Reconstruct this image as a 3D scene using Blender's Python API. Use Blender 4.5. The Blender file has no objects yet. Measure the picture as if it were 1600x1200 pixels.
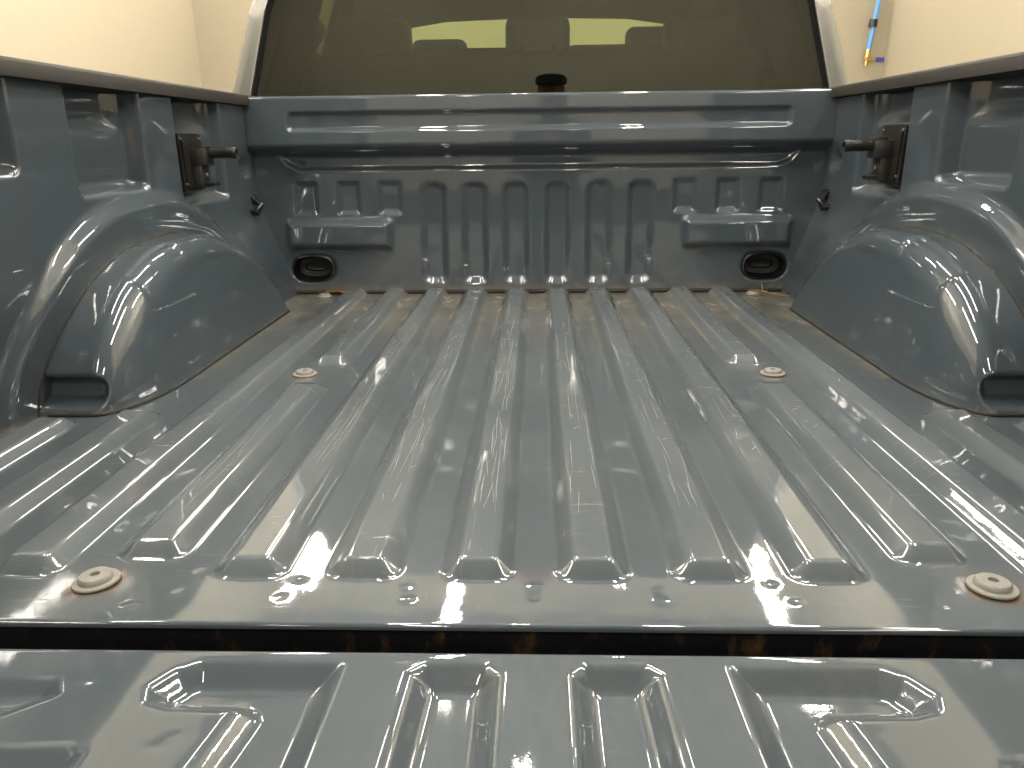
import bpy, bmesh, math, random
import numpy as np
from mathutils import Vector, Matrix

random.seed(7)
rng = np.random.default_rng(7)
SC = bpy.context.scene
COL = SC.collection

# ------------------------------------------------------------------ camera
PS, TH, RO = .035, .3049, -.0119          # yaw, pitch, roll found from the floor ribs and bolts
CAM = Vector((0.0025, -0.637, 0.4429))
fw = Vector((-math.sin(PS)*math.cos(TH), math.cos(PS)*math.cos(TH), -math.sin(TH)))
rt = Vector((math.cos(PS), math.sin(PS), 0)); up = rt.cross(fw)
rt = rt*math.cos(RO) + up*math.sin(RO); up = rt.cross(fw)
cd = bpy.data.cameras.new('camera'); co = bpy.data.objects.new('camera', cd); COL.objects.link(co)
co.matrix_world = Matrix(((rt.x, up.x, -fw.x, CAM.x), (rt.y, up.y, -fw.y, CAM.y), (rt.z, up.z, -fw.z, CAM.z), (0, 0, 0, 1)))
cd.sensor_width = 36; cd.lens = 1202/1600*36; cd.clip_start = .01; cd.clip_end = 100
SC.camera = co
# ------------------------------------------------------------------ world, exposure
w = bpy.data.worlds.new('World'); SC.world = w; w.use_nodes = True
w.node_tree.nodes['Background'].inputs[0].default_value = (.9, .8, .6, 1)
w.node_tree.nodes['Background'].inputs[1].default_value = .02
vs = SC.view_settings; vs.view_transform = 'Standard'; vs.look = 'None'; vs.exposure = 0; vs.gamma = 1
SC.cycles.use_denoising = True
SC.cycles.max_bounces = 6; SC.cycles.glossy_bounces = 4; SC.cycles.diffuse_bounces = 3; SC.cycles.transparent_max_bounces = 12
SC.cycles.sample_clamp_indirect = 6; SC.cycles.adaptive_threshold = .02
LAMP_STRENGTH = 166.0
LAMP_COLOR = (1.0, .94, .84, 1)
GROUND = -.88
CEIL = 2.30       # height of the hung lamps
ROOF = 4.5       # underside of the dark shop roof

# ------------------------------------------------------------------ helpers
def nodes(name):
    m = bpy.data.materials.new(name); m.use_nodes = True
    nt = m.node_tree; return m, nt, nt.nodes['Principled BSDF']

def N(nt, typ, **kw):
    n = nt.nodes.new(typ)
    for k, v in kw.items():
        if k.startswith('i_'):
            n.inputs[int(k[2:]) if k[2:].isdigit() else k[2:]].default_value = v
        else: setattr(n, k, v)
    return n

def simple(name, col, rough=.5, metal=0, coat=0, bump=0, bscale=200, emit=None, var=.0, spec=.5):
    m, nt, b = nodes(name)
    b.inputs['Base Color'].default_value = (*col, 1); b.inputs['Roughness'].default_value = rough
    b.inputs['Metallic'].default_value = metal; b.inputs['Coat Weight'].default_value = coat
    b.inputs['Coat Roughness'].default_value = .03; b.inputs['Specular IOR Level'].default_value = spec
    tc = N(nt, 'ShaderNodeTexCoord')
    if var:
        nz = N(nt, 'ShaderNodeTexNoise', i_Scale=bscale*.2, i_Detail=5.0); nt.links.new(tc.outputs['Object'], nz.inputs['Vector'])
        mx = N(nt, 'ShaderNodeMix', data_type='RGBA')
        mx.inputs[6].default_value = (*[c*(1-var) for c in col], 1); mx.inputs[7].default_value = (*[min(1, c*(1+var)) for c in col], 1)
        nt.links.new(nz.outputs['Fac'], mx.inputs[0]); nt.links.new(mx.outputs[2], b.inputs['Base Color'])
    if bump:
        nz = N(nt, 'ShaderNodeTexNoise', i_Scale=bscale, i_Detail=4.0); nt.links.new(tc.outputs['Object'], nz.inputs['Vector'])
        bp = N(nt, 'ShaderNodeBump', i_Strength=bump, i_Distance=.002); nt.links.new(nz.outputs['Fac'], bp.inputs['Height'])
        nt.links.new(bp.outputs['Normal'], b.inputs['Normal'])
    if emit:
        b.inputs['Emission Color'].default_value = emit[0]; b.inputs['Emission Strength'].default_value = emit[1]
    return m

def link(o, parent=None):
    COL.objects.link(o)
    if parent is not None: o.parent = parent
    return o

def empty(name, label, cat, loc=(0, 0, 0), group=None):
    o = bpy.data.objects.new(name, None); COL.objects.link(o); o.location = loc; o.empty_display_size = .05
    tag(o, label, cat, group); return o

def tag(o, label=None, cat=None, group=None, kind=None):
    if label: o['label'] = label
    if cat: o['category'] = cat
    if group: o['group'] = group
    if kind: o['kind'] = kind
    return o

def mesh_obj(name, verts, faces, mat, parent=None, smooth=False):
    me = bpy.data.meshes.new(name); me.from_pydata([tuple(v) for v in verts], [], faces); me.update()
    if smooth: me.polygons.foreach_set('use_smooth', [True]*len(me.polygons))
    o = bpy.data.objects.new(name, me); me.materials.append(mat); return link(o, parent)

def grid_obj(name, V, mat, parent=None, flip=False, attrs=None, hole=None):
    """V: (n, m, 3) array of points -> smooth quad sheet"""
    n, m = V.shape[:2]
    me = bpy.data.meshes.new(name)
    me.vertices.add(n*m); me.vertices.foreach_set('co', V.reshape(-1).astype(np.float32))
    i = np.arange(n*m).reshape(n, m)
    q = np.stack([i[:-1, :-1], i[1:, :-1], i[1:, 1:], i[:-1, 1:]], -1).reshape(-1, 4)
    if hole is not None: q = q[~hole.reshape(-1)[q].all(1)]
    if flip: q = q[:, ::-1]
    me.loops.add(q.size); me.loops.foreach_set('vertex_index', q.reshape(-1).astype(np.int32))
    me.polygons.add(len(q)); me.polygons.foreach_set('loop_start', np.arange(0, q.size, 4, dtype=np.int32))
    me.update(calc_edges=True)
    me.polygons.foreach_set('use_smooth', np.ones(len(q), dtype=bool))
    for k, a in (attrs or {}).items():
        at = me.attributes.new(k, 'FLOAT', 'POINT'); at.data.foreach_set('value', a.reshape(-1).astype(np.float32))
    me.materials.append(mat); me.update()
    return link(bpy.data.objects.new(name, me), parent)

class MB:
    """collects shapes into ONE mesh"""
    def __init__(s): s.bm = bmesh.new()
    def box(s, c, d, bev=0, rot=None, seg=2):
        r = bmesh.ops.create_cube(s.bm, size=1)['verts']
        M = Matrix.Translation(c) @ (rot.to_4x4() if rot else Matrix()) @ Matrix.Diagonal((*d, 1))
        bmesh.ops.transform(s.bm, matrix=M, verts=r)
        if bev:
            es = list({e for v in r for e in v.link_edges})
            bmesh.ops.bevel(s.bm, geom=es, offset=bev, segments=seg, affect='EDGES', profile=.5)
        return s
    def cyl(s, a, b, r1, r2=None, seg=20, bev=0):
        a, b = Vector(a), Vector(b); d = b-a
        v = bmesh.ops.create_cone(s.bm, cap_ends=True, segments=seg, radius1=r1, radius2=r1 if r2 is None else r2, depth=d.length)['verts']
        M = Matrix.Translation((a+b)/2) @ d.to_track_quat('Z', 'Y').to_matrix().to_4x4()
        bmesh.ops.transform(s.bm, matrix=M, verts=v)
        if bev:
            fs = {f for x in v for f in x.link_faces if len(f.verts) > 4}
            es = list({e for f in fs for e in f.edges})
            bmesh.ops.bevel(s.bm, geom=es, offset=bev, segments=2, affect='EDGES', profile=.5)
        return s
    def lathe(s, prof, M=None, seg=28):
        """prof: list of (r, z) turned about Z"""
        rings = []
        for r, z in prof:
            rings.append([s.bm.verts.new((M or Matrix()) @ Vector((r*math.cos(2*math.pi*k/seg), r*math.sin(2*math.pi*k/seg), z))) for k in range(seg)])
        for A, B in zip(rings, rings[1:]):
            for k in range(seg): s.bm.faces.new((A[k], A[(k+1) % seg], B[(k+1) % seg], B[k]))
        s.bm.faces.new(rings[-1]); s.bm.faces.new(rings[0][::-1]); return s
    def tube(s, pts, r, seg=8):
        pts = [Vector(p) for p in pts]; rings = []; up_ = Vector((0, 0, 1))
        for k, p in enumerate(pts):
            d = (pts[min(k+1, len(pts)-1)]-pts[max(k-1, 0)]).normalized()
            a = d.cross(up_); a = a.normalized() if a.length > 1e-3 else d.cross(Vector((1, 0, 0))).normalized()
            b = a.cross(d)
            rr = r[k] if hasattr(r, '__len__') else r
            rings.append([s.bm.verts.new(p+(a*math.cos(2*math.pi*j/seg)+b*math.sin(2*math.pi*j/seg))*rr) for j in range(seg)])
        for A, B in zip(rings, rings[1:]):
            for j in range(seg): s.bm.faces.new((A[j], A[(j+1) % seg], B[(j+1) % seg], B[j]))
        s.bm.faces.new(rings[-1]); s.bm.faces.new(rings[0][::-1]); return s
    def prism(s, poly, M, h):
        """poly in local XY, extruded by h along local Z"""
        A = [s.bm.verts.new(M @ Vector((x, y, 0))) for x, y in poly]; B = [s.bm.verts.new(M @ Vector((x, y, h))) for x, y in poly]
        n = len(poly); s.bm.faces.new(A[::-1]); s.bm.faces.new(B)
        for k in range(n): s.bm.faces.new((A[k], A[(k+1) % n], B[(k+1) % n], B[k]))
        return s
    def build(s, name, mat, parent=None, smooth=True, angle=40):
        bmesh.ops.recalc_face_normals(s.bm, faces=s.bm.faces[:])
        me = bpy.data.meshes.new(name); s.bm.to_mesh(me); s.bm.free(); me.materials.append(mat)
        if smooth:
            me.polygons.foreach_set('use_smooth', [True]*len(me.polygons)); me.set_sharp_from_angle(angle=math.radians(angle))
        return link(bpy.data.objects.new(name, me), parent)

def sstep(a, b, x):
    t = np.clip((x-a)/(b-a), 0, 1); return t*t*(3-2*t)
def ramp(d, wd, e=.28):
    """0 outside, 1 once d > wd; straight flank with rounded shoulders"""
    t = d/wd
    def sp(u):
        return np.where(u < -e, 0, np.where(u > e, u, (u+e)**2/(4*e)))
    return np.clip(sp(t)-sp(t-1), 0, 1)
def box_sd(x, y, x0, x1, y0, y1, r):
    """signed distance to a rounded rectangle (negative inside)"""
    cx, cy, hx, hy = (x0+x1)/2, (y0+y1)/2, (x1-x0)/2-r, (y1-y0)/2-r
    qx, qy = np.abs(x-cx)-hx, np.abs(y-cy)-hy
    return np.hypot(np.maximum(qx, 0), np.maximum(qy, 0))+np.minimum(np.maximum(qx, qy), 0)-r
def poly_sd(x, y, P):
    P = np.asarray(P, float); d = np.full(x.shape, 1e9); s = np.ones(x.shape); n = len(P)
    for i in range(n):
        a, b = P[i], P[i-1]; ex, ey = b-a; wx, wy = x-a[0], y-a[1]
        t = np.clip((wx*ex+wy*ey)/(ex*ex+ey*ey), 0, 1)
        d = np.minimum(d, (wx-ex*t)**2+(wy-ey*t)**2)
        c1, c2, c3 = y >= a[1], y < b[1], ex*wy > ey*wx
        s = np.where((c1 & c2 & c3) | (~c1 & ~c2 & ~c3), -s, s)
    return s*np.sqrt(d)
def catmull(P, n):
    P = np.asarray(P, float); Q = np.vstack([2*P[0]-P[1], P, 2*P[-1]-P[-2]])
    out = []
    for i in range(len(P)-1):
        p0, p1, p2, p3 = Q[i:i+4]
        for t in np.linspace(0, 1, 24, endpoint=False):
            out.append(.5*(2*p1+(p2-p0)*t+(2*p0-5*p1+4*p2-p3)*t*t+(3*p1-p0-3*p2+p3)*t**3))
    out.append(P[-1]); out = np.array(out)
    L = np.r_[0, np.cumsum(np.linalg.norm(np.diff(out, axis=0), axis=1))]
    s = np.linspace(0, L[-1], n); return np.stack([np.interp(s, L, out[:, k]) for k in range(out.shape[1])], 1)
def lines(*segs):
    """concatenate (start, stop, step) ranges into one coordinate list"""
    out = []
    for a, b, st in segs:
        out += list(np.linspace(a, b, max(2, int(round((b-a)/st))+1))[:-1])
    return np.array(out+[segs[-1][1]])

# ------------------------------------------------------------------ materials
PAINT = (.052, .067, .078)
def paint(name, floor=False):
    m, nt, b = nodes(name); L = nt.links.new
    b.inputs['Roughness'].default_value = .45; b.inputs['Specular IOR Level'].default_value = .12
    b.inputs['Metallic'].default_value = .15
    b.inputs['Coat Weight'].default_value = 1; b.inputs['Coat Roughness'].default_value = .025; b.inputs['Coat IOR'].default_value = 1.68
    tc = N(nt, 'ShaderNodeTexCoord'); P = tc.outputs['Object']
    # slow waviness of stamped steel and fine orange peel
    n1 = N(nt, 'ShaderNodeTexNoise', i_Scale=9.0, i_Detail=2.0); L(P, n1.inputs['Vector'])
    n2 = N(nt, 'ShaderNodeTexNoise', i_Scale=420.0, i_Detail=1.0); L(P, n2.inputs['Vector'])
    b1 = N(nt, 'ShaderNodeBump', i_Strength=.05, i_Distance=.01); L(n1.outputs['Fac'], b1.inputs['Height'])
    b2 = N(nt, 'ShaderNodeBump', i_Strength=.02, i_Distance=.0006); L(n2.outputs['Fac'], b2.inputs['Height']); L(b1.outputs['Normal'], b2.inputs['Normal'])
    L(b2.outputs['Normal'], b.inputs['Normal']); L(b2.outputs['Normal'], b.inputs['Coat Normal'])
    # flakes / tonal drift
    n3 = N(nt, 'ShaderNodeTexNoise', i_Scale=2600.0, i_Detail=0.0); L(P, n3.inputs['Vector'])
    mr = N(nt, 'ShaderNodeMapRange', i_3=.9, i_4=1.1); mr.inputs[1].default_value = .3; mr.inputs[2].default_value = .7; L(n3.outputs['Fac'], mr.inputs[0])
    vm = N(nt, 'ShaderNodeVectorMath', operation='SCALE'); vm.inputs[0].default_value = PAINT; L(mr.outputs[0], vm.inputs['Scale'])
    col = vm.outputs[0]
    def mul(a, c):
        k = N(nt, 'ShaderNodeMath', operation='MULTIPLY')
        for i, v in enumerate((a, c)):
            if isinstance(v, (int, float)): k.inputs[i].default_value = v
            else: L(v, k.inputs[i])
        return k.outputs[0]
    def add(a, c, clamp=True):
        k = N(nt, 'ShaderNodeMath', operation='ADD', use_clamp=clamp)
        for i, v in enumerate((a, c)):
            if isinstance(v, (int, float)): k.inputs[i].default_value = v
            else: L(v, k.inputs[i])
        return k.outputs[0]
    def rng_(v, a, c, o0=0., o1=1.):
        k = N(nt, 'ShaderNodeMapRange', i_3=o0, i_4=o1); k.inputs[1].default_value = a; k.inputs[2].default_value = c; L(v, k.inputs[0]); return k.outputs[0]
    def nz(scale, vec=(1, 1, 1), det=3., rot=0., rough=.55):
        mp = N(nt, 'ShaderNodeMapping'); mp.inputs['Scale'].default_value = vec; mp.inputs['Rotation'].default_value = (0, 0, rot); L(P, mp.inputs['Vector'])
        k = N(nt, 'ShaderNodeTexNoise', i_Scale=scale, i_Detail=det, i_Roughness=rough); L(mp.outputs[0], k.inputs['Vector']); return k.outputs['Fac']
    def mixc(fac, a, c):
        k = N(nt, 'ShaderNodeMix', data_type='RGBA'); L(fac, k.inputs[0]); L(a, k.inputs[6])
        if isinstance(c, tuple): k.inputs[7].default_value = (*c, 1)
        else: L(c, k.inputs[7])
        return k.outputs[2]
    dust = N(nt, 'ShaderNodeAttribute', attribute_name='dirt').outputs['Fac']
    rust = N(nt, 'ShaderNodeAttribute', attribute_name='rust').outputs['Fac']
    top = N(nt, 'ShaderNodeAttribute', attribute_name='wear').outputs['Fac']
    if floor:
        # dried tan dust, thick where the attribute is high
        d = mul(dust, rng_(nz(14, (1, .6, 1), 6, rough=.65), .30, .78))
        d2 = mul(rng_(nz(5., (1, 1, 1), 5), .42, .75, 0, .16), rng_(nz(70, (1, .4, 1), 4), .4, .7))
        d = add(mul(d, .85), d2)
        # cross scuffs (sliding loads) and lengthwise scratches
        sc1 = mul(rng_(nz(10, (1.6, 14, 1), 5, .05, .7), .60, .66), rng_(nz(4.5, (1, 1, 1), 2), .5, .62))
        sc2 = mul(rng_(nz(10, (46, .9, 1), 3, .015, .6), .665, .70), rng_(nz(5, (2, .6, 1), 2), .5, .6))
        sc3 = mul(rng_(nz(10, (38, 1.3, 1), 3, -.06, .6), .68, .71), rng_(nz(6, (1.5, .8, 1), 2), .52, .6))
        sc = mul(add(add(sc1, sc2), sc3), top)
        haze = rng_(nz(4.0, (1, .5, 1), 5, rough=.6), .25, .8, .10, .42)
        col = mixc(mul(haze, rng_(top, .0, 1., .2, 1.)), col, (.25, .262, .255))
        col = mixc(mul(sc, .8), col, (.30, .31, .30))
        col = mixc(d, col, (.20, .165, .11))
        col = mixc(mul(rust, rng_(nz(60, (1, 1, 1), 5), .3, .6)), col, (.12, .05, .014))
        film = rng_(nz(3.2, (1, .7, 1), 4), .3, .75, .0, .016)
        r = add(add(.008, film), add(mul(d, .45), mul(sc, .25)))
        L(r, b.inputs['Coat Roughness'])
        cw = N(nt, 'ShaderNodeMath', operation='SUBTRACT', use_clamp=True); cw.inputs[0].default_value = 1; L(mul(d, .8), cw.inputs[1]); L(cw.outputs[0], b.inputs['Coat Weight'])
    else:
        d = mul(rng_(nz(6., (1, 1, 1), 5), .45, .8, 0, .10), rng_(nz(60, (1, 1, 1), 4), .4, .7))
        d = add(d, mul(dust, rng_(nz(25, (1, 1, 1), 6), .35, .65)))
        col = mixc(d, col, (.2, .17, .12))
        r = add(.012, mul(d, .4)); L(r, b.inputs['Coat Roughness'])
    L(col, b.inputs['Base Color'])
    return m
M_PAINT = paint('blue_grey_paint'); M_FLOOR = paint('blue_grey_floor_paint', True)
M_RAIL = simple('rail_plastic', (.016, .014, .011), .62, spec=.2, bump=.35, bscale=900, var=.1)
M_BLACK = simple('black_plastic', (.016, .015, .013), .38, bump=.15, bscale=700)
M_BLACKGLOSS = simple('black_gloss', (.004, .004, .004), .25)
M_RUBBER = simple('black_rubber', (.005, .005, .005), .8, spec=.15)
M_BRACKET = simple('bracket_coating', (.012, .0105, .008), .42, spec=.3, bump=.25, bscale=1200)
M_CHROME = simple('chrome', (.75, .74, .7), .12, 1)
M_BOLT = simple('dusty_zinc', (.25, .24, .21), .5, .3, bump=.3, bscale=500, var=.22)
M_SEAM = simple('dirty_sealer', (.007, .005, .003), .7, bump=.5, bscale=300, var=.5)
M_TWIG = simple('twig', (.23, .11, .035), .7, bump=.4, bscale=500, var=.4)
M_LEAF = simple('dry_leaf', (.20, .10, .035), .75, bump=.4, bscale=300, var=.5)
M_WALL = simple('cream_wall', (.40, .35, .255), .6, bump=.1, bscale=60, var=.035)
M_WALLUP = simple('brightened_upper_wall', (.84, .78, .66), .6, bump=.1, bscale=60, var=.03)  # paler than the cream, so the upper wall reflects as strongly lit
M_CEIL = simple('dark_ceiling', (.045, .045, .045), .7)
M_GROUND = simple('concrete', (.33, .31, .28), .35, bump=.2, bscale=30, var=.15)
M_DOOR = simple('pale_wall', (.84, .77, .65), .5)
M_GREY = simple('grey_wall_and_standin', (.06, .06, .058), .7)
M_DARK = simple('cab_interior', (.003, .0028, .0026), .85, spec=.1)
M_SEAT = simple('seat_cloth', (.003, .0028, .0026), .9, spec=.1)
M_HOSE = simple('blue_hose', (.10, .33, .72), .35)
M_BRASS = simple('brass', (.6, .42, .16), .3, 1)
M_TAPE = simple('blue_tape', (.06, .07, .35), .6)
M_TUBE = simple('lamp_tube', (.9, .9, .85), .4, emit=(LAMP_COLOR, LAMP_STRENGTH))
M_RED = simple('red_lens', (.35, .01, .012), .15)
M_HOUS = simple('lamp_housing', (.85, .83, .78), .4)
M_JACKET = simple('dark_jacket', (.03, .03, .034), .85)
M_CAP = simple('dark_cap', (.012, .012, .013), .9)
M_SKIN = simple('skin', (.34, .18, .12), .5)
M_JEANS = simple('dark_trousers', (.03, .035, .055), .85)
M_PHONE = simple('phone_glass', (.02, .02, .022), .1)
M_SCRATCH = simple('scratch', (.33, .34, .32), .55)

def rusty_black():
    m, nt, b = nodes('rusty_underside'); L = nt.links.new
    tc = N(nt, 'ShaderNodeTexCoord'); mp = N(nt, 'ShaderNodeMapping'); mp.inputs['Scale'].default_value = (1, 1, .45); L(tc.outputs['Object'], mp.inputs['Vector'])
    a = N(nt, 'ShaderNodeTexNoise', i_Scale=26.0, i_Detail=7.0, i_Roughness=.7); L(mp.outputs[0], a.inputs['Vector'])
    c = N(nt, 'ShaderNodeValToRGB'); e = c.color_ramp.elements
    e[0].position = .55; e[0].color = (.003, .003, .004, 1); e[1].position = .80; e[1].color = (.07, .036, .01, 1)
    L(a.outputs['Fac'], c.inputs[0]); L(c.outputs[0], b.inputs['Base Color']); b.inputs['Roughness'].default_value = .9; b.inputs['Specular IOR Level'].default_value = .1
    return m
M_RUST = rusty_black()

def glass(name, tint):
    m, nt, b = nodes(name); L = nt.links.new
    nt.nodes.remove(b); out = nt.nodes['Material Output']
    t = N(nt, 'ShaderNodeBsdfTransparent'); t.inputs[0].default_value = (*tint, 1)
    g = N(nt, 'ShaderNodeBsdfGlossy'); g.inputs['Roughness'].default_value = .0; g.inputs[0].default_value = (1, 1, 1, 1)
    f = N(nt, 'ShaderNodeFresnel', i_IOR=1.55); mx = N(nt, 'ShaderNodeMixShader')
    L(f.outputs[0], mx.inputs[0]); L(t.outputs[0], mx.inputs[1]); L(g.outputs[0], mx.inputs[2]); L(mx.outputs[0], out.inputs['Surface'])
    return m
M_GLASS = glass('tinted_glass', (.70, .76, .58)); M_SIDEGLASS = glass('privacy_glass', (.62, .66, .50)); M_CLEAR = glass('windscreen_glass', (.90, .95, .86))

# ------------------------------------------------------------------ the shop: what the camera and the paint see of it, plus added lamps
def slab(name, c, d, mat):
    o = MB().box(c, d).build(name, mat, smooth=False); tag(o, kind='structure'); return o
RX, RY0, RY1 = 3.0, -6.2, 6.65
slab('ground', (0, .2, GROUND-.05), (14, 14, .1), M_GROUND)
slab('ceiling', (0, .2, ROOF+.05), (14, 14, .1), M_CEIL)
WH_ = ROOF-GROUND; WZ = (ROOF+GROUND)/2; TW = 1.75        # cream below TW; above it the wall's brightness is put into a paler colour
for nm, c, d in (('wall_front', (0, RY1+.05), (6.0, .1)), ('wall_left', (-RX-.05, 3.2), (.1, 7.1)), ('wall_right', (RX+.05, 3.2), (.1, 7.1))):
    slab(nm, (*c, (TW+GROUND)/2), (*d, TW-GROUND), M_WALL)
    slab(nm+'_upper', (*c, (TW+ROOF)/2), (*d, ROOF-TW), M_WALLUP)
slab('wall_back', (0, RY0-.05, WZ), (14, .1, WH_), M_DOOR)
slab('low_dark_standin', (0, RY0+.25, (GROUND-.16)/2), (4.3, .3, -.16-GROUND), M_GREY)  # added dark slab standing in for low shapes behind the camera, for reflections only
slab('dark_standin_left', (-4.1, RY0+.25, .06), (3.9, .3, 1.88), M_GREY)  # added dark slabs, both sides, standing in for unseen vehicles and equipment in reflections
slab('dark_standin_right', (4.1, RY0+.25, .06), (3.9, .3, 1.88), M_GREY)
slab('wall_far_left', (-6.5, -3.2, WZ), (.1, 6.2, WH_), M_GREY)
slab('wall_far_right', (6.5, -3.2, WZ), (.1, 6.2, WH_), M_GREY)
# twin tube strips: some inferred from reflections, others added to brighten walls and bed
lamp_spots = [(-1.62, 4.2), (-.52, 3.3), (1.45, 3.3), (-2.5, 2.6), (2.5, 2.6), (-1.62, .6), (1.45, .6), (-.52, -1.9), (-2.4, -2.1), (1.75, -2.1), (0.4, -5.2), (-2.0, -5.2), (2.4, -5.2), (-.55, .9), (.5, .9), (-.1, 2.3, 2.9), (-2.0, 5.75, 3.2), (-.7, 5.75, 3.2), (.7, 5.75, 3.2), (2.0, 5.75, 3.2)]
lamp0 = None
for x, y, *hz_ in lamp_spots:
    LZ = hz_[0] if hz_ else CEIL
    if lamp0 is None:
        lamp0 = L0 = empty('ceiling_and_fill_lamp', 'one of the inferred and added white twin tube strip lamps under the shop ceiling', 'lamp', (x, y, LZ), 'strip lamps under the shop ceiling')
        MB().box((0, 0, .04), (.07, 1.26, .05), .008).build('housing', M_HOUS, L0)
        for s in (-1, 1): MB().cyl((s*.032, -.6, 0), (s*.032, .6, 0), .011, seg=8).build('tube', M_TUBE, L0)
    else:
        L0 = lamp0.copy(); COL.objects.link(L0); L0.location = (x, y, LZ)
        for ch in list(lamp0.children):
            c = ch.copy(); COL.objects.link(c); c.parent = L0

# ------------------------------------------------------------------ the truck
TRUCK = empty('pickup_truck', 'blue grey pickup truck with an empty ribbed steel bed and lowered tailgate', 'truck')
PITCH = .124; RH = .016; BW = .0405; YF = 1.70
# --- shared wheelhouse outline (y, z) where it meets the bed side
WH = catmull([(.585, 0), (.598, .05), (.64, .118), (.72, .190), (.80, .228), (.89, .250), (1.0, .258), (1.10, .254), (1.20, .230), (1.32, .168), (1.42, .085), (1.475, 0)], 240)
WH_POLY = np.vstack([[.585, -.2], WH[::4], WH[-1:], [1.475, -.2]])

# --- floor
def rib_list():
    R = []
    for s in (-1, 1):
        for k in (.5, 1.5, 2.5): R.append((s*k*PITCH, .075, 1.9))
        R += [(s*3.5*PITCH, .113, .752), (s*3.5*PITCH, .902, 1.9), (s*4.5*PITCH, .078, 1.9), (s*5.5*PITCH, .078, .60), (s*6.5*PITCH, .078, .56)]
    return R
xs = np.linspace(-.905, .905, 640)
ys = lines((0.0, .14, .0022), (.14, .53, .012), (.53, .63, .004), (.63, .74, .012), (.74, .93, .0035), (.93, 1.64, .012), (1.64, 1.70, .004))
X, Y = np.meshgrid(xs, ys, indexing='ij')
Zf = np.zeros_like(X)
for cx, y0, y1 in rib_list():
    sd = box_sd(X, Y, cx-BW, cx+BW, y0, y1, .022)
    Zf = np.maximum(Zf, RH*ramp(-sd, .0205, .16))
weld_px = []
for bx, by in ((-.135, .062), (-.13, .040), (-.002, .066), (-.002, .045), (.125, .060), (.128, .040), (.245, .074), (.262, .042), (-.252, .076), (-.075, .03), (-.262, .043), (-.37, .05), (-.365, .09), (.37, .055), (.4, .03), (.42, .06), (-.41, .025)):
    r2 = ((X-bx)/.0065)**2+((Y-by)/.006)**2
    Zf += rng.uniform(-.0012, .0016)*np.exp(-r2*1.3)
for _ in range(16):          # dings in the rib tops
    bx, by = rng.uniform(-.6, .6), rng.uniform(.12, 1.6); r2 = ((X-bx)/rng.uniform(.006, .014))**2+((Y-by)/rng.uniform(.008, .02))**2
    Zf -= rng.uniform(.00002, .00008)*np.exp(-r2)
top = np.clip(Zf/RH, 0, 1)
valley = 1-sstep(.15, .75, top)
front = sstep(.75, 1.62, Y)
dirt = valley*front**1.6*1.0+valley*sstep(1.5, 1.69, Y)*.6
edge = np.exp(-((top-.08)/.14)**2)*(np.abs(np.gradient(Zf, axis=0)) > 1e-5)       # dirt line at the foot of each rib
dirt += edge*(.04+.6*sstep(.6, 1.5, Y))
foot_d = np.abs(np.where(Y > .8, np.abs(X)-.68, 10)); dirt += .9*np.exp(-foot_d/.018)*(Y < 1.5)*(np.abs(X) > .6)
dirt += .55*sstep(.60, .72, np.abs(X))*sstep(1.3, 1.6, Y)
BOLTS = [(-.468, .068), (.468, .068), (-.466, .833), (.466, .833), (-.645, 1.655), (.645, 1.655)]
rust = np.zeros_like(X)
for bx, by in BOLTS:
    r = np.hypot(X-bx, Y-by); rust = np.maximum(rust, np.exp(-((r-.024)/.006)**2)*.95); dirt += .35*np.exp(-(r/.05)**2)
rust = np.maximum(rust, .8*np.exp(-(np.maximum(0, 1.70-Y)/.006))*valley)
V = np.stack([X, Y, Zf], -1)
# roll the rear edge down (a round lip, then a short drop)
lip = []
for a in np.linspace(90, 10, 7)[::-1]:
    pass
R_ = .0035
arc = [(-R_*math.sin(math.radians(a)), -R_+R_*math.cos(math.radians(a))) for a in (90, 75, 60, 45, 30, 15)]
rows = [np.stack([xs, np.full_like(xs, -R_), np.full_like(xs, -.006)], -1)]+[np.stack([xs, np.full_like(xs, dy), np.full_like(xs, dz)], -1) for dy, dz in arc]
V = np.concatenate([np.stack(rows, 1), V], 1)
pad = lambda A: np.concatenate([np.repeat(A[:, :1]*0, len(rows), 1), A], 1)
BEDFLOOR = grid_obj('bed_floor', V, M_FLOOR, TRUCK, attrs={'dirt': pad(np.clip(dirt, 0, 1)), 'rust': pad(np.clip(rust, 0, 1)), 'wear': pad(.25+.75*top)})
# bolts
bolt_me = None
for k, (bx, by) in enumerate(BOLTS):
    if bolt_me is None:
        b = MB(); b.lathe([(.0, .0), (.0235, 0), (.0242, .0015), (.0235, .003), (.0178, .0034), (.0172, .0075), (.0155, .0092), (.0052, .0096), (.0046, .0055)], seg=36)
        o = b.build('floor_bolt', M_BOLT, BEDFLOOR); bolt_me = o.data
    else: o = link(bpy.data.objects.new('floor_bolt', bolt_me), BEDFLOOR)
    o.location = (bx, by, .0006); o.rotation_euler = (rng.uniform(-.03, .03), rng.uniform(-.03, .03), k*.7)
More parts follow.
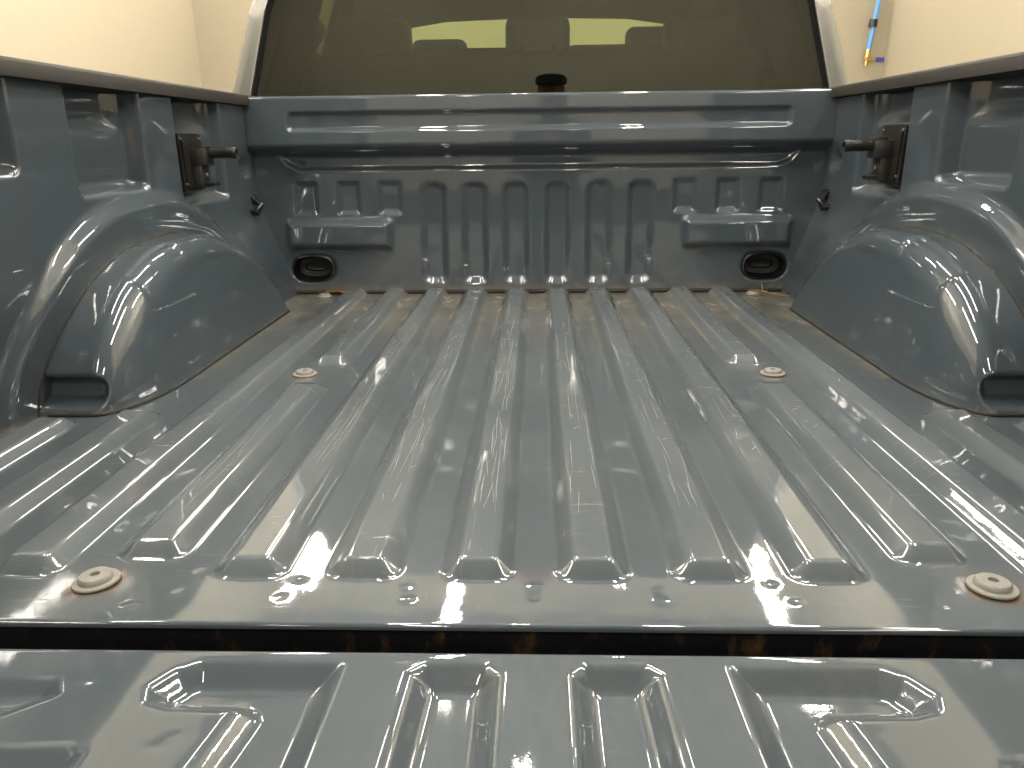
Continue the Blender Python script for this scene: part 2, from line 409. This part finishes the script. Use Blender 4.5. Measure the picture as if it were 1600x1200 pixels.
# lengthwise scratches, thin scored lines in the paint of the rib tops
sv, sf = [], []
def scratch(x0, y0, x1, y1, wd, z=RH+.00025, bend=0.):
    d = Vector((x1-x0, y1-y0)); n = Vector((-d.y, d.x)).normalized(); m = 7; base = len(sv)
    for i in range(m):
        t = i/(m-1); p = Vector((x0, y0))+d*t+n*(bend*math.sin(math.pi*t)+rng.normal(0, .00012)); ww = wd*(.35+.65*math.sin(math.pi*min(1, max(0, t*.9+.05))))*rng.uniform(.5, 1.2)
        sv.append((p.x-n.x*ww/2, p.y-n.y*ww/2, z)); sv.append((p.x+n.x*ww/2, p.y+n.y*ww/2, z))
    for i in range(m-1): sf.append((base+2*i, base+2*i+1, base+2*i+3, base+2*i+2))
for k in range(210):
    rib = rng.choice([-3.5, -2.5, -2.5, -1.5, -1.5, -.5, -.5, -.5, .5, .5, 1.5, 2.5]); cx = rib*PITCH+rng.uniform(-.019, .019); y0 = min(1.5, .2+abs(rng.normal(.45, .35))); ln = abs(rng.normal(.05, .09))+.015
    x1 = cx+rng.normal(0, .004); x1 = min(max(x1, rib*PITCH-.0205), rib*PITCH+.0205)
    scratch(cx, y0, x1, min(1.6, y0+ln), rng.uniform(.0003, .0008), bend=rng.normal(0, .0008))
for k in range(240):     # short cross scuffs left by sliding loads
    rib = rng.choice([-4.5, -3.5, -2.5, -1.5, -.5, .5, 1.5, 2.5, 2.5, 3.5, 3.5, 4.5]); cx = rib*PITCH+rng.uniform(-.017, .017)
    y0 = rng.choice([rng.normal(1.2, .16), rng.normal(1.0, .25), rng.uniform(.25, 1.55)]); y0 = min(1.6, max(.2, y0))
    if abs(rib) == 3.5 and .72 < y0 < .94: continue
    a = rng.normal(0, .5); ln = min(.016, abs(rng.normal(.006, .006))+.002); x1 = min(max(cx+ln*math.cos(a), rib*PITCH-.02), rib*PITCH+.02)
    scratch(cx, y0, x1, y0+ln*math.sin(a)*2, rng.uniform(.0005, .0016))
SCR = mesh_obj('scratch_marks', sv, sf, M_SCRATCH, BEDFLOOR); tag(SCR, kind='stuff')
# rear cross member under the lip
MB().box((0, .0265, -.045), (1.78, .05, .076), .003).build('rear_crossmember', M_RUST, BEDFLOOR)
MB().box((0, -.008, -.085), (1.78, .018, .05), .004).build('gap_seal', M_RUBBER, BEDFLOOR)

# --- front wall of the bed (heights are Y offsets towards the tailgate)
xs = np.linspace(-.855, .855, 600); zs = lines((.012, .08, .0025), (.08, .20, .0035), (.20, .45, .003), (.45, .566, .0028))
X, Zw = np.meshgrid(xs, zs, indexing='ij')
D = np.zeros_like(X)
D += .050*ramp(Zw-.408, .030, .2)                                    # upper beam stands proud, its underside in shade
slot = box_sd(X, Zw, -.712, .712, .477, .531, .014); D -= .011*ramp(-slot, .009, .25)
hood = poly_sd(X, Zw, [(-.70, .366), (.70, .366), (.735, .382), (.775, .43), (-.775, .43), (-.735, .382)]); D -= .010*ramp(-hood, .012, .3)*(1-sstep(.40, .425, Zw))
for s in (-1, 1):
    for k in (.5, 1.5, 2.5):
        c = s*k*.1233; D -= .017*ramp(-box_sd(X, Zw, c-.041, c+.041, .030, .334, .030), .018, .25)
    for c in (.436, .560, .686):
        D -= .010*ramp(-box_sd(X, Zw, s*c-.037, s*c+.037, .238, .338, .012), .014, .25)
    D += .022*ramp(-box_sd(X, Zw, min(s*.430, s*.757), max(s*.430, s*.757), .134, .229, .018), .018, .3)
    D -= .006*ramp(-box_sd(X, Zw, s*.683-.074, s*.683+.074, .034, .126, .045), .008, .3)
V = np.stack([X, YF-D, Zw], -1)
# close the top with a rounded lip running back to the cab
yt = V[:, -1, 1]; rows = []
for a in (20, 45, 70, 90): rows.append(np.stack([xs, yt+.007*(1-math.cos(math.radians(a))), V[:, -1, 2]+.007*math.sin(math.radians(a))], -1))
rows.append(np.stack([xs, yt+.06, V[:, -1, 2]+.005], -1)); rows.append(np.stack([xs, yt+.064, V[:, -1, 2]-.04], -1))
V = np.concatenate([V, np.stack(rows, 1)], 1)
PLUG = np.minimum(box_sd(V[..., 0], V[..., 2], -.683-.064, -.683+.064, .080-.040, .080+.040, .039), box_sd(V[..., 0], V[..., 2], .683-.064, .683+.064, .080-.040, .080+.040, .039)) < 0
FRONT = grid_obj('bed_front_wall', V, M_PAINT, TRUCK, hole=PLUG, attrs={'dirt': np.concatenate([.5*(1-sstep(.012, .04, Zw)), np.zeros((len(xs), len(rows)))], 1)})
# oval rubber plugs low in the corners
def oval(a, bq, n=40):
    out = []
    for k in range(n):
        t = 2*math.pi*k/n; c, s_ = math.cos(t), math.sin(t)
        out.append((max(-1, min(1, c*1.6))*(a-bq)+c*bq if abs(c) > 1e-6 else 0, s_*bq))
    return out
for s in (-1, 1):
    b = MB(); rings = []
    for (a, bq, d) in ((.067, .043, 0.0), (.066, .042, -.006), (.060, .036, -.008), (.057, .033, .012), (.052, .028, .022), (.034, .014, .024), (.030, .010, .030), (.02, .006, .031)):
        rings.append([b.bm.verts.new((s*.683+p, YF+.006+d, .080+q)) for p, q in oval(a, bq)])
    for A, B in zip(rings, rings[1:]):
        for k in range(40): b.bm.faces.new((A[k], A[(k+1) % 40], B[(k+1) % 40], B[k]))
    b.bm.faces.new(rings[-1])
    b.build('drain_plug', M_BLACKGLOSS, FRONT)
bs = MB(); bs.tube([(x, YF-.003, .006) for x in np.linspace(-.8, .8, 60)], .005); bs.build('sealer_bead', M_SEAM, FRONT)

# --- bed sides
def side_out(y, z):
    """distance of the left/right inner panel from the truck's centre line"""
    o = np.full(y.shape, .832)
    fr = sstep(1.10, 1.50, y)
    o += .045*sstep(.26, 0, z)*(1-fr)
    o -= .095*ramp(.28-z, .27, .25)*fr
    sd = poly_sd(y, z, WH_POLY)
    o -= .020*ramp(.092-sd, .026, .35)*(1-.6*fr)
    for (y0, y1, z0, dep) in ((-.02, .625, .40, .034), (.785, 1.050, .352, .038), (1.205, 1.480, .305, .030)):
        o += dep*ramp(-box_sd(y, z, y0, y1, z0, .75, .018), .020, .22)
        o += .015*ramp(-box_sd(y, z, y0+.03, y1-.03, .472, .75, .012), .026, .35)
    o += .020*np.exp(-((y-1.63)/.035)**2-((z-.385)/.022)**2)
    o += .008*np.exp(-((y-1.10)/.03)**2-((z-.42)/.05)**2)
    return o
ys = lines((-.02, .5, .006), (.5, 1.70, .0042)); zs = lines((-.004, .556, .0036))
Yg, Zg = np.meshgrid(ys, zs, indexing='ij'); O = side_out(Yg, Zg)
sdW = poly_sd(Yg, Zg, WH_POLY)
side_dirt = .8*np.exp(-np.abs(sdW)/.006)+.7*(1-sstep(0, .012, Zg))
yy, zz = WH[:, 0], WH[:, 1]
WALLX = side_out(WH[:, 0], WH[:, 1])
def rail_profile():
    return [(.812, .549), (.812, .571), (.816, .5765), (.825, .579), (.97, .581), (.985, .574), (.99, .55), (.975, .545), (.90, .546), (.85, .547)]
for s in (-1, 1):
    side = grid_obj('bed_side', np.stack([s*O, Yg, Zg], -1), M_PAINT, TRUCK, flip=(s > 0), attrs={'dirt': np.clip(side_dirt, 0, 1)})
    side['label'] = 'left inner bed side with stamped pockets' if s < 0 else 'right inner bed side with stamped pockets'
    # outer skin of the box side
    MB().box((s*.985, .80, .20), (.03, 1.86, .69), .012).build('outer_skin', M_PAINT, side)
    MB().prism([(a, z) for a, z in rail_profile()], Matrix(((s, 0, 0, 0), (0, 0, 1, -.12), (0, 1, 0, 0), (0, 0, 0, 1))), 1.86).build('rail_cap', M_RAIL, side, angle=50)
    # wheelhouse: arch extruded inwards, rounded over to the inner face
    n = len(WH); t_ = np.linspace(0, 1, n); cy = 1.03
    sh_y = np.interp(t_, [0, .12, .3, .45, .6, .8, 1], [.21, .18, .09, .02, -.02, -.035, -.035])
    sh_z = np.interp(t_, [0, .12, .3, .45, .6, .8, 1], [0, -.008, -.04, -.050, -.045, -.02, 0])
    rowsV = []
    for u in np.linspace(0, 1, 46)[:-1]:
        rowsV.append((np.full(n, .90-(.90-.765)*u), yy, zz))
    for a in np.linspace(0, 90, 46):
        ca, sa = math.cos(math.radians(a)), math.sin(math.radians(a))
        rowsV.append((.765-(.078-.034*np.clip(np.maximum(zz+sh_z, 0)/.2, 0, 1))*sa, yy+sh_y*(1-ca), np.maximum(zz+sh_z*(1-ca), 0)))
    yb, zb = yy+sh_y, np.maximum(zz+sh_z, 0)
    for u in np.linspace(0, 1, 50)[1:]:
        k = 1-u
        rowsV.append((.687+.034*np.clip(zb*k/.2, 0, 1), cy+(yb-cy)*k, zb*k))
    W = np.stack([np.stack(r, -1) for r in rowsV], 1)
    # lower rear pocket and the flat notch near the crown
    px, py, pz = W[..., 0], W[..., 1], W[..., 2]
    rear = sstep(.82, .72, py)
    pk = ramp(-box_sd(px, pz, .740, .95, .012, .066, .024), .014, .3)*rear
    W[..., 1] = py+.034*pk
    nt_ = ramp(-box_sd(px, py, .70, .768, .755, .94, .008), .010, .25)*(pz > .15)
    W[..., 2] = pz-.005*nt_
    W[..., 0] *= s
    wh = grid_obj('wheelhouse', W, M_PAINT, TRUCK, flip=(s < 0), attrs={'dirt': .7*(1-sstep(0, .012, W[..., 2]))})
    wh['label'] = 'left wheelhouse hump' if s < 0 else 'right wheelhouse hump'
    MB().tube([(s*(a+.0005), y, z) for a, y, z in zip(WALLX[::2], yy[::2], zz[::2])], .0028).build('sealer_bead', M_SEAM, wh)
    # bead where it meets the floor
    base = [(s*r[0][0], r[1][0], .002) for r in rowsV[20:92:2]]+[(s*.687, y, .002) for y in np.linspace(.80, 1.44, 24)]
    MB().tube(base, .0030).build('floor_bead', M_SEAM, wh)
    # tie down plate with locked cleat
    br = bpy.data.objects.new('tie_down_bracket', None); link(br, TRUCK); br.location = (s*.850, 1.285, .405)
    S = lambda p: (s*p[0], p[1], p[2])
    pl = [(-.064, .062), (-.058, .066), (.058, .066), (.064, .060), (.060, -.058), (.050, -.068), (-.048, -.068), (-.058, -.060)]
    Mx = Matrix(((0, 0, -s, 0), (1, 0, 0, 0), (0, 1, 0, 0), (0, 0, 0, 1)))
    b = MB(); b.prism(pl, Mx, .014); b.prism([(p*.84, q*.84-.002) for p, q in pl], Mx, .019); b.build('plate', M_BRACKET, br, angle=25)
    for (p, q) in ((-.052, .054), (.052, .054), (-.046, -.050), (.046, -.050)):
        MB().cyl(S((-.012, p, q)), S((-.018, p, q)), .0045, seg=12, bev=.001).build('screw', M_CHROME, br)
    b = MB(); b.box(S((-.037, .004, .012)), (.042, .052, .042), .005); b.box(S((-.030, .004, -.030)), (.028, .046, .062), .005); b.box(S((-.046, .002, .034)), (.03, .04, .010), .003); b.build('cleat_body', M_BLACK, br)
    MB().lathe([(0, 0), (.0125, 0), (.0135, .003), (.0128, .008), (.0128, .052), (.0138, .056), (.0134, .066), (.0118, .068), (.009, .068), (.008, .062)], Matrix.Translation(S((-.055, .006, .020))) @ Matrix.Rotation(-s*math.pi/2, 4, 'Y'), seg=24).build('cleat_bar', M_BRACKET, br)
    MB().cyl(S((-.044, .004, -.030)), S((-.050, .004, -.030)), .009, seg=16, bev=.002).build('key_lock', M_CHROME, br)
    b = MB(); b.box(S((-.052, .004, -.052)), (.034, .030, .010), .003); b.build('lever', M_BRACKET, br)
    # dark hook in the front corner, locating hole above it
    hk = MB(); hk.lathe([(0, 0), (.013, 0), (.015, .004), (.009, .008), (.009, .026), (.015, .030), (.016, .044), (.010, .048)], Matrix.Translation((s*.850, 1.635, .268)) @ Matrix.Rotation(-s*math.radians(52), 4, 'Y') @ Matrix.Rotation(-.35, 4, 'X'), seg=20)
    hk.tube([(s*.832, 1.64, .296), (s*.800, 1.625, .276), (s*.803, 1.60, .256), (s*.830, 1.605, .258)], .009)
    hk.build('tie_down_hook', M_BLACKGLOSS, side)
    MB().lathe([(0, 0), (.008, 0), (.008, .0022), (.006, .003)], Matrix.Translation((s*.8305, 1.665, .513)) @ Matrix.Rotation(-s*math.pi/2, 4, 'Y') @ Matrix.Diagonal((1.5, .8, 1, 1)), seg=18).build('hole_plug', M_BLACKGLOSS, side)

# --- tailgate, lowered
xs = np.linspace(-.80, .80, 560); ys = lines((-.56, -.20, .009), (-.20, -.034, .0022))
X, Y = np.meshgrid(xs, ys, indexing='ij'); T = np.zeros_like(X)
def rec(P, dep, wd):
    global T
    T = np.minimum(T, -dep*ramp(-poly_sd(X, Y, P)+.004, wd, .3))
for s in (-1, 1):
    m = lambda P: [(s*a, b) for a, b in P]
    rec(m([(.036, -.060), (.046, -.050), (.097, -.050), (.108, -.060), (.112, -.16), (.125, -.52), (.036, -.52)]), .018, .020)
    rec(m([(.180, -.050), (.305, -.050), (.322, -.060), (.336, -.082), (.330, -.098), (.312, -.104), (.252, -.107), (.262, -.17), (.29, -.52), (.188, -.52)]), .018, .020)
    rec(m([(.430, -.074), (.64, -.074), (.64, -.115), (.45, -.115), (.42, -.092)]), .012, .018)
    rec(m([(.36, -.160), (.37, -.156), (.68, -.156), (.68, -.50), (.37, -.50)]), .012, .018)
for _ in range(14):
    bx, by = rng.uniform(-.6, .6), rng.uniform(-.17, -.04); T -= rng.uniform(-.0005, .0007)*np.exp(-((X-bx)/.012)**2-((Y-by)/.006)**2)
V = np.stack([X, Y, -.010+T], -1)
rows = [np.stack([xs, np.full_like(xs, -.034+.006*math.sin(math.radians(a))), np.full_like(xs, -.010-.006+.006*math.cos(math.radians(a)))], -1) for a in (20, 45, 70, 90)]+[np.stack([xs, np.full_like(xs, -.028), np.full_like(xs, -.07)], -1)]
V = np.concatenate([V, np.stack(rows, 1)], 1)
z0 = np.zeros(V.shape[:2])
TG = grid_obj('tailgate', V, M_FLOOR, TRUCK, attrs={'dirt': z0+.04, 'rust': z0, 'wear': z0+.05})
MB().box((0, -.30, -.055), (1.62, .50, .030), .01).build('outer_panel', M_PAINT, TG)

# --- cab
CY = 1.79
def half(P): return [(-x, z) for x, z in P][::-1]
outerP = [(.0, 1.10), (.45, 1.088), (.62, 1.065), (.715, 1.04), (.795, .985), (.878, .815), (.955, .595), (.975, .50), (.98, .30), (.98, -.35), (.0, -.35)]
glassP = [(.0, 1.005), (.45, 1.0), (.62, .99), (.69, .978), (.725, .945), (.785, .815), (.852, .585), (.858, .555), (.835, .53), (.70, .525), (.0, .525)]
def full(P): return P+half(P[1:-1]) if abs(P[-1][0]) < 1e-6 else P+half(P)
OP, GP = np.array(full(outerP)), np.array(full(glassP))
def resamp(P, n, k0=0):
    Q = np.vstack([P, P[:1]]); L = np.r_[0, np.cumsum(np.linalg.norm(np.diff(Q, axis=0), axis=1))]; return Q, L
NL = 20
def refine(P):     # equal count per original edge so the two loops pair up
    out = []
    for i in range(len(P)):
        a, b = P[i], P[(i+1) % len(P)]
        for t in np.linspace(0, 1, 6, endpoint=False): out.append(a+(b-a)*t)
    return np.array(out)
OPr, GPr = refine(OP), refine(GP); n = len(OPr); cen = np.array([0, .4])
def shr(P, k): return P+(cen-P)/np.linalg.norm(cen-P, axis=1)[:, None]*k
mixl = lambda k: OPr+(GPr-OPr)*k
loops = [(OPr, 1.98), (OPr, CY+.125), (shr(OPr, .004), CY+.104), (shr(OPr, .012), CY+.086), (shr(OPr, .025), CY+.066), (shr(OPr, .042), CY+.046), (shr(OPr, .060), CY+.029), (mixl(.86), CY+.014), (mixl(.95), CY+.004), (mixl(.985), CY-.001), (GPr, CY+.004), (GPr, CY+.03)]
vv, ff = [], []
for P, y in loops: vv += [(p[0], y, p[1]) for p in P]
for a in range(len(loops)-1):
    for k in range(n): ff.append((a*n+k, a*n+(k+1) % n, (a+1)*n+(k+1) % n, (a+1)*n+k))
CAB = mesh_obj('cab', vv, ff, M_PAINT, TRUCK, True); CAB.data.set_sharp_from_angle(angle=math.radians(35))
# black frit border + glass, set just inside the opening
sl, sf2 = [], []
for P, y in ((shr(GPr, -.001), CY+.006), (shr(GPr, .012), CY+.003), (shr(GPr, .014), CY+.010)): sl += [(p[0], y, p[1]) for p in P]
for a in range(2):
    for k in range(n): sf2.append((a*n+k, a*n+(k+1) % n, (a+1)*n+(k+1) % n, (a+1)*n+k))
mesh_obj('window_seal', sl, sf2, M_RUBBER, CAB, True)
gp = shr(GPr, .008); gv = [(p[0], CY+.008, p[1]) for p in gp]+[(p[0], CY+.012, p[1]) for p in gp]
gf = [tuple(range(n)), tuple(range(2*n-1, n-1, -1))]+[(k, (k+1) % n, n+(k+1) % n, n+k) for k in range(n)]
mesh_obj('rear_window', gv, gf, M_GLASS, CAB)
b = MB(); b.box((0, CY+.012, 1.047), (.22, .03, .030), .006); b.build('brake_lamp', M_RED, CAB)
# roof, sides and screen further forward
def loft(name, secs, mat, parent):
    v, f = [], []; m = len(secs[0])
    for q in secs: v += q
    for a in range(len(secs)-1):
        for k in range(m-1): f.append((a*m+k, a*m+k+1, (a+1)*m+k+1, (a+1)*m+k))
    return mesh_obj(name, v, f, mat, parent, True)
roofP = [(-.795, .985), (-.715, 1.04), (-.62, 1.065), (-.45, 1.088), (0, 1.10), (.45, 1.088), (.62, 1.065), (.715, 1.04), (.795, .985)]
loft('roof', [[(x, y, z+dz) for x, z in roofP] for y, dz in ((1.97, 0), (2.6, .02), (3.2, 0), (3.45, -.03))], M_PAINT, CAB)
loft('headliner', [[(x*.97, y, z+dz-.03) for x, z in roofP] for y, dz in ((1.81, 0), (2.6, .01), (3.2, -.01), (3.42, -.06))], M_DARK, CAB)
for s in (-1, 1):
    MB().box((s*.905, 2.80, .07), (.07, 1.60, .92), .02).build('door_lower', M_PAINT, CAB)
    MB().box((s*.845, 2.75, .14), (.03, 1.86, 1.0), .01).build('door_trim', M_DARK, CAB)
    for y0, y1 in ((1.82, 2.17), (2.58, 3.10), (3.36, 3.44)):
        b = MB(); b.prism([(y0, .60), (y1, .60), (y1+.02, 1.04), (y0+.02, 1.04)], Matrix(((0, 0, -s, s*.872), (1, 0, 0, 0), (0, 1, 0, 0), (0, 0, 0, 1))), .05)
        for vtx in b.bm.verts: vtx.co.x -= s*max(0, vtx.co.z-.6)*.36
        b.build('door_pillar', M_DARK, CAB)
    b = MB(); b.prism([(1.84, .60), (3.40, .60), (3.40, 1.02), (1.84, 1.02)], Matrix(((0, 0, -s, s*.868), (1, 0, 0, 0), (0, 1, 0, 0), (0, 0, 0, 1))), .004)
    for vtx in b.bm.verts: vtx.co.x -= s*max(0, vtx.co.z-.6)*.36
    b.build('side_window', M_SIDEGLASS, CAB)
MB().box((0, 2.75, -.33), (1.8, 1.95, .05)).build('cab_floor', M_DARK, CAB)
MB().box((0, 3.85, .22), (1.72, .5, .80), .06).build('dashboard', M_DARK, CAB)
MB().box((0, 4.7, .12), (1.75, 1.3, .66), .12).build('bonnet', M_PAINT, CAB)
b = MB(); wv = [b.bm.verts.new(p) for p in ((-.80, 4.05, .62), (.80, 4.05, .62), (.70, 3.45, 1.03), (-.70, 3.45, 1.03))]; b.bm.faces.new(wv); b.build('windscreen', M_CLEAR, CAB)
# seats
def seat(x, y, wd, top, hr):
    """backrest whose top is `top`, head restraints (offset, width, top)"""
    b = MB(); b.box((x, y, top-.45), (wd, .14, .90), .05, None, 3)
    for hx, hw, ht in hr:
        b.box((x+hx, y+.02, ht-.085), (hw, .09, .17), .035, None, 3)
        for q in (-.05, .05): b.cyl((x+hx+q, y-.04, top-.03), (x+hx+q, y-.03, ht-.10), .006, seg=8)
    b.build('seat', M_SEAT, CAB)
seat(0, 2.12, 1.50, .725, [(-.535, .24, .84), (0.004, .212, .84), (.535, .24, .83)])
seat(-.36, 2.95, .56, .828, [(-.06, .24, .868)]); seat(.40, 2.95, .58, .834, [(.13, .30, .905)])

# ------------------------------------------------------------------ small things
# dry twig lying by the right front bolt, leaf scraps by the left one
tw = MB(); P = catmull([(.640, 1.640, .004), (.668, 1.648, .012), (.700, 1.628, .006), (.735, 1.615, .004), (.775, 1.640, .005)], 24); tw.tube([tuple(p) for p in P], list(np.linspace(.0028, .001, 24)))
tw.tube([(.668, 1.648, .012), (.672, 1.660, .022), (.670, 1.668, .034)], [.002, .0015, .001]); tw.tube([(.69, 1.635, .008), (.655, 1.652, .014), (.63, 1.665, .012)], [.002, .0016, .001])
tag(tw.build('dry_twig', M_TWIG), 'thin curved brown twig beside the bolt at the right front bed corner', 'twig')
lf = MB()
for k in range(1):
    pts = [(-.655, 1.675), (-.645, 1.690), (-.62, 1.687), (-.60, 1.680), (-.575, 1.688), (-.585, 1.672), (-.61, 1.668), (-.63, 1.662)]
    vs_ = [lf.bm.verts.new((x, y, .004+.010*abs(math.sin(i*1.9)))) for i, (x, y) in enumerate(pts)]; c = lf.bm.verts.new((-.613, 1.677, .015))
    for i in range(len(vs_)): lf.bm.faces.new((vs_[i], vs_[(i+1) % len(vs_)], c))
r = bmesh.ops.solidify(lf.bm, geom=lf.bm.faces[:], thickness=.0012)
lf.tube([(-.66, 1.672, .006), (-.63, 1.680, .014), (-.59, 1.678, .012), (-.56, 1.690, .006)], .0016)
tag(lf.build('dry_leaf', M_LEAF), 'curled brown dry leaf scrap at the left front bed corner', 'leaf')
# air hose on the wall
hz = empty('air_hose', 'light blue air hose hanging on the cream wall beside the cab', 'hose', (2.83, 6.6, 0))
MB().tube([tuple(p) for p in catmull([(.10, -.02, 2.2), (.055, -.02, 1.75), (.03, -.02, 1.45), (.0, -.02, 1.16)], 30)], .020).build('hose', M_HOSE, hz)
MB().cyl((.012, -.02, 1.335), (.016, -.02, 1.395), .034, seg=16).build('clamp', M_BLACK, hz)
b = MB(); b.cyl((0, -.02, 1.16), (-.005, -.02, 1.10), .024, seg=12); b.cyl((-.005, -.02, 1.10), (-.008, -.02, 1.03), .016, seg=12); b.box((.01, -.02, 1.085), (.08, .03, .03), .004); b.build('fitting', M_BRASS, hz)
b = MB(); b.box((2.98, 6.645, 1.085), (.105, .004, .035)); tag(b.build('tape_mark', M_TAPE), 'short dark blue tape mark stuck on the cream wall beside the hose', 'tape')

# ------------------------------------------------------------------ the photographer, mirrored in the rear window
def person():
    v, e, rad = [], [], []
    def pt(p, r, par=None):
        v.append(p); rad.append(r)
        if par is not None: e.append((par, len(v)-1))
        return len(v)-1
    g = GROUND+.035; px, py = .09, -1.08
    pel = pt((px, py, g+.93), (.165, .12))
    ch = pt((px, py+.01, g+1.15), (.155, .11), pel); up_ = pt((px, py+.02, g+1.32), (.17, .11), ch); nk = pt((px, py+.03, g+1.42), (.06, .06), up_)
    n2 = pt((px, py+.05, g+1.48), (.055, .06), nk); hd = pt((px, py+.07, g+1.545), (.09, .10), n2); h2 = pt((px, py+.075, g+1.60), (.10, .115), hd); h3 = pt((px, py+.07, g+1.66), (.085, .10), h2)
    for s in (-1, 1):
        sh = pt((px+s*.185, py+.02, g+1.35), (.062, .062), up_); el = pt((px+s*.22, py+.13, g+1.12), (.046, .046), sh); wr = pt((px+s*.07-.04, py+.36, g+1.26), (.03, .026), el)
        pm = pt((px+s*.05-.05, py+.405, g+1.285), (.034, .016), wr)
        for f in range(4):
            f1 = pt((px+s*(.045-.0)-.06, py+.435, g+1.265+f*.021), (.009, .009), pm); pt((px+s*.015-.075, py+.438, g+1.265+f*.021), (.0075, .0075), f1)
        t1 = pt((px+s*.06-.05, py+.40, g+1.33), (.011, .011), pm); pt((px+s*.035-.05, py+.41, g+1.352), (.009, .009), t1)
        hp = pt((px+s*.10, py, g+.86), (.09, .10), pel); kn = pt((px+s*.12, py+.02, g+.48), (.06, .065), hp); an = pt((px+s*.13, py-.02, g+.09), (.042, .05), kn); pt((px+s*.14, py+.13, g+.035), (.042, .032), an)
    me = bpy.data.meshes.new('body'); me.from_pydata(v, e, []); o = bpy.data.objects.new('tmp', me); COL.objects.link(o)
    sk = o.modifiers.new('s', 'SKIN')
    for i, r in enumerate(rad): me.skin_vertices[0].data[i].radius = r
    me.skin_vertices[0].data[0].use_root = True
    ss = o.modifiers.new('d', 'SUBSURF'); ss.levels = 2; ss.render_levels = 2
    dg = bpy.context.evaluated_depsgraph_get(); m2 = bpy.data.meshes.new_from_object(o.evaluated_get(dg)); bpy.data.objects.remove(o)
    for m in (M_JACKET, M_SKIN, M_JEANS): m2.materials.append(m)
    for p in m2.polygons:
        c = p.center; p.use_smooth = True
        p.material_index = 1 if (c.z > g+1.43 or c.y > py+.33) else (2 if c.z < g+.88 else 0)
    for vv_ in m2.vertices:          # nose, brow and eye hollows on the front of the head
        c = vv_.co
        if c.y > py+.12 and c.z > g+1.5:
            dx = c.x-px; vv_.co.y += .022*math.exp(-(dx/.014)**2-((c.z-g-1.575)/.022)**2)
            for s in (-1, 1): vv_.co.y -= .010*math.exp(-((dx-s*.032)/.016)**2-((c.z-g-1.602)/.014)**2)
    root = empty('person', 'person in a dark cap and jacket standing behind the tailgate, mirrored in the rear window', 'person', (0, 0, 0))
    m2.name = 'body'; link(bpy.data.objects.new('body', m2), root)
    cp = MB(); cp.lathe([(.088, 0), (.100, .004), (.102, .030), (.092, .050), (.06, .062), (.01, .066)], Matrix.Translation((px, py+.07, g+1.632)) @ Matrix.Diagonal((1, 1.12, 1, 1)), seg=24)
    cp.prism([(-.075, .06), (.075, .06), (.07, .13), (.03, .165), (-.03, .165), (-.07, .13)], Matrix.Translation((px, py+.08, g+1.634)) @ Matrix.Rotation(-.1, 4, 'X'), .006)
    cp.build('cap', M_CAP, root)
person()
ph = MB(); ph.box((0, 0, 0), (.147, .072, .008), .004)
phone = ph.build('phone', M_PHONE); phone.matrix_world = Matrix.Translation(CAM-fw*.012-rt*.06-up*.02) @ Matrix(((rt.x, up.x, -fw.x), (rt.y, up.y, -fw.y), (rt.z, up.z, -fw.z))).to_4x4()
tag(phone, 'black phone held up by the person behind the tailgate', 'phone')
